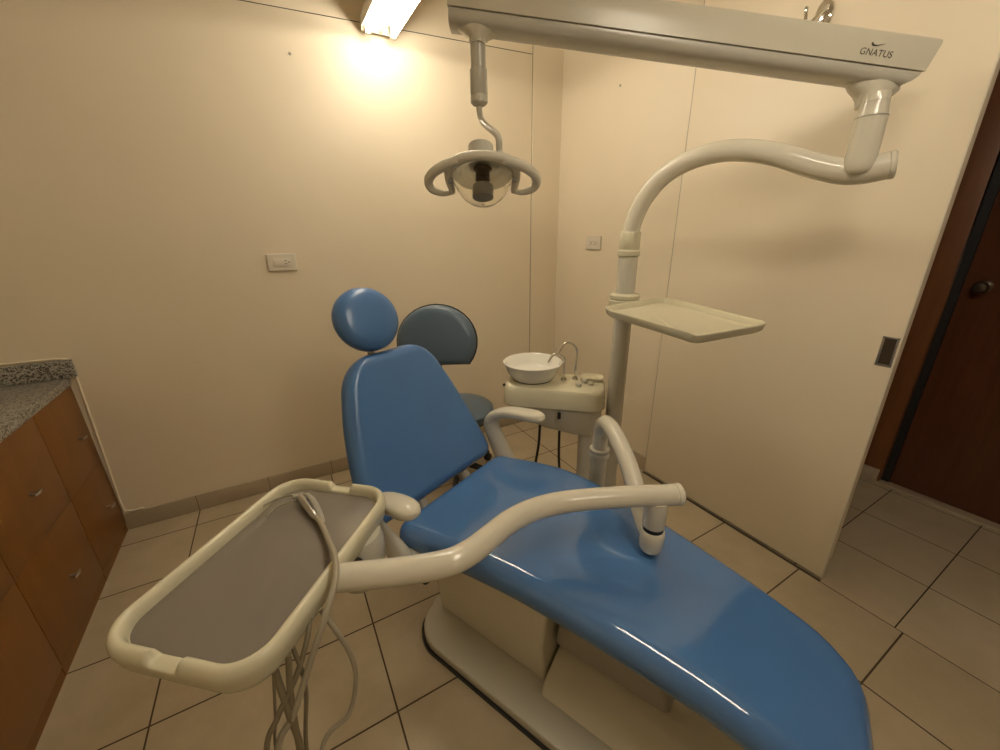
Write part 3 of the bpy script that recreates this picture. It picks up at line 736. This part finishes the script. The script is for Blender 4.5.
for m_, z in ((.022, 1.073), (.010, 1.074), (.005, 1.078), (-.001, 1.097), (.001, 1.100), (.006, 1.100), (.010, 1.097), (.020, 1.081), (.028, 1.0785)):
    rg.append([(x, y, z) for x, y in scl(AO, m_)])
MB().rings(rg).build('tray_pan', UNITC, aux, 35)
MB().box((QX - .055, QY - .150, 1.062), (QX + .055, QY - .045, 1.0765), .004).build('mount', UNITC, aux)

# ------------------------------------------------------------------ cuspidor unit with bowl
CU = thing('cuspidor_unit', 'cream and grey rinse unit with a white spit bowl beside the pole', 'dental unit', (1.05, 1.33, 0))
ce = V((.735, -.678, 0)); cn = V((.678, .735, 0)); CC = V((1.040, 1.335, 0))
def CP(a, b, z): return CC + ce * a + cn * b + UZ * z
def cu_loft(name, secs, m):
    R = []
    for z, a0, a1, b0, b1, r in secs:
        R.append([CP(p[0], p[1], z) for p in rrect((a0 + a1) / 2, (b0 + b1) / 2, (a1 - a0) / 2, (b1 - b0) / 2, r, 6)])
    return MB().rings(R).build(name, m, CU, 40)
cu_loft('top_cover', [(.630, -.222, .215, -.118, .118, .055), (.636, -.228, .222, -.123, .123, .06), (.703, -.225, .219, -.120, .120, .06), (.717, -.218, .212, -.112, .112, .06), (.722, -.20, .195, -.095, .095, .05)], UNITC)
cu_loft('body', [(.50, .06, .205, -.080, .080, .05), (.525, -.06, .208, -.090, .090, .05), (.565, -.15, .210, -.10, .10, .05), (.629, -.205, .210, -.112, .112, .055)], GREYW)
cu_loft('pedestal', [(0, .11, .205, -.075, .075, .03), (.05, .12, .195, -.066, .066, .03), (.51, .115, .20, -.070, .070, .03)], GREYW)
bc = CP(-.110, .02, 0)
MB().lathe(bc + UZ * .722, UZ, [(.02, 0), (.090, .002), (.098, .008), (.116, .036), (.129, .070), (.135, .076), (.136, .081), (.131, .083), (.123, .076), (.106, .042), (.080, .020), (.02, .015)], 44).build('spit_bowl', PORC, CU)
MB().lathe(bc + UZ * .7215, UZ, [(.092, 0), (.094, .004), (.090, .008)], 36).build('bowl_gasket', BLACK, CU)
tw = V((-.78, .30, 0)).normalized()
for p0, h, rch, r in ((CP(.035, .015, .721), .125, .075, .0052), (CP(.085, .035, .721), .175, .085, .0056)):
    tp_ = [p0, p0 + UZ * (h * .5), p0 + UZ * (h * .82), p0 + UZ * h + tw * (rch * .35), p0 + UZ * (h * .97) + tw * (rch * .72), p0 + UZ * (h * .72) + tw * rch]
    f = MB().tube(tp_, r, 12, 7).lathe(p0, UZ, [(.013, 0), (.013, .006), (.008, .016)], 18)
    f.build('spout', CHROME, CU)
for p in (CP(.105, -.05, .721), CP(.13, .0, .721), CP(.155, -.02, .721)):
    MB().lathe(p, UZ, [(.013, 0), (.013, .010), (.010, .014)], 16).build('push_button', GREYW, CU)
MB().prism(rrect(.16, .05, .05, .04, .02), .721, .737, .005).xform(Matrix(((ce.x, cn.x, 0, CC.x), (ce.y, cn.y, 0, CC.y), (0, 0, 1, 0), (0, 0, 0, 1)))).build('holder', UNITC, CU)
MB().box((0, 0, 0), (.012, .012, .03), .003, 2, Matrix.Translation(CP(.03, -.128, .590))).build('latch', BLACK, CU)
MB().lathe(CP(-.228, -.02, .692), -ce, [(.007, 0), (.007, .01), (.004, .014)], 12).build('side_knob', BLACK, CU)
for pts in ([CP(-.06, -.05, .53), CP(-.065, -.07, .40), CP(-.09, -.10, .26), CP(-.15, -.16, .08), CP(-.20, -.20, .03), CP(-.24, -.22, .010)],
            [CP(.03, -.06, .51), CP(.035, -.08, .36), CP(.055, -.12, .22), CP(.08, -.17, .08), CP(.10, -.21, .03), CP(.11, -.24, .010)]):
    MB().tube(pts, .0062, 10, 7).build('drain_hose', BLACK, CU)

# ------------------------------------------------------------------ dentist stool behind the chair
sx_, sy_ = .775, 1.86
stl = thing('dentist_stool', 'slate blue stool with half round backrest against the back wall', 'stool', (sx_, sy_, 0))
bk = V((.622, 1.712, .880)); sR = V((.88, -.475, 0)); sN = V((-.40, -.74, .22)).normalized(); sU = (UZ - sN * UZ.dot(sN)).normalized(); sR = sU.cross(sN).normalized()
def dshape(s, r=.192):
    out = []
    for i in range(25):
        a = R_(-38 + 256 * i / 24); out.append((s * r * math.cos(a), s * r * .93 * math.sin(a)))
    return out
def stool_back(offs, name, m):
    R = []
    for k, h in offs:
        R.append([bk + sR * x + sU * y + sN * h for x, y in dshape(k)])
    return MB().rings(R).build(name, m, stl, 60)
stool_back([(.72, .030), (.84, .027), (.92, .018), (.965, .004), (.975, -.012)], 'backrest', STOOLB)
stool_back([(.97, -.012), (1.0, -.010), (1.005, -.024), (.97, -.034), (.8, -.040)], 'back_shell', BLACK)
seat_c = V((sx_, sy_, .465))
MB().lathe(seat_c, UZ, [(.15, -.070), (.185, -.062), (.198, -.040), (.196, -.018), (.180, -.004), (.14, .0), (.02, .001)], 40).build('seat', STOOLB, stl)
MB().lathe(seat_c - UZ * .072, UZ, [(.05, -.03), (.17, -.01), (.175, .0), (.16, .004)], 36).build('seat_pan', BLACK, stl)
MB().tube([bk - sN * .035 - sU * .02, bk - sN * .06 - sU * .14, V((.66, 1.80, .44)), seat_c - UZ * .085], .014, 12, 6).build('back_bar', BLACK, stl)
MB().cyl((sx_, sy_, .09), (sx_, sy_, .40), .025, .022).build('gas_lift', STEEL, stl)
for i in range(5):
    a = R_(72 * i + 20); e = V((sx_ + .23 * math.cos(a), sy_ + .23 * math.sin(a), .062))
    leg = MB().tube([(sx_, sy_, .10), (sx_ + .12 * math.cos(a), sy_ + .12 * math.sin(a), .088), e], [.022, .017, .013], 12, 4, cap_round=True).build('leg', BLACK, stl)
    q = V((-math.sin(a), math.cos(a), 0))
    MB().cyl(e - UZ * .037 - q * .013, e - UZ * .037 + q * .013, .025, seg=20, bev=.004).build('caster', BLACK, leg)
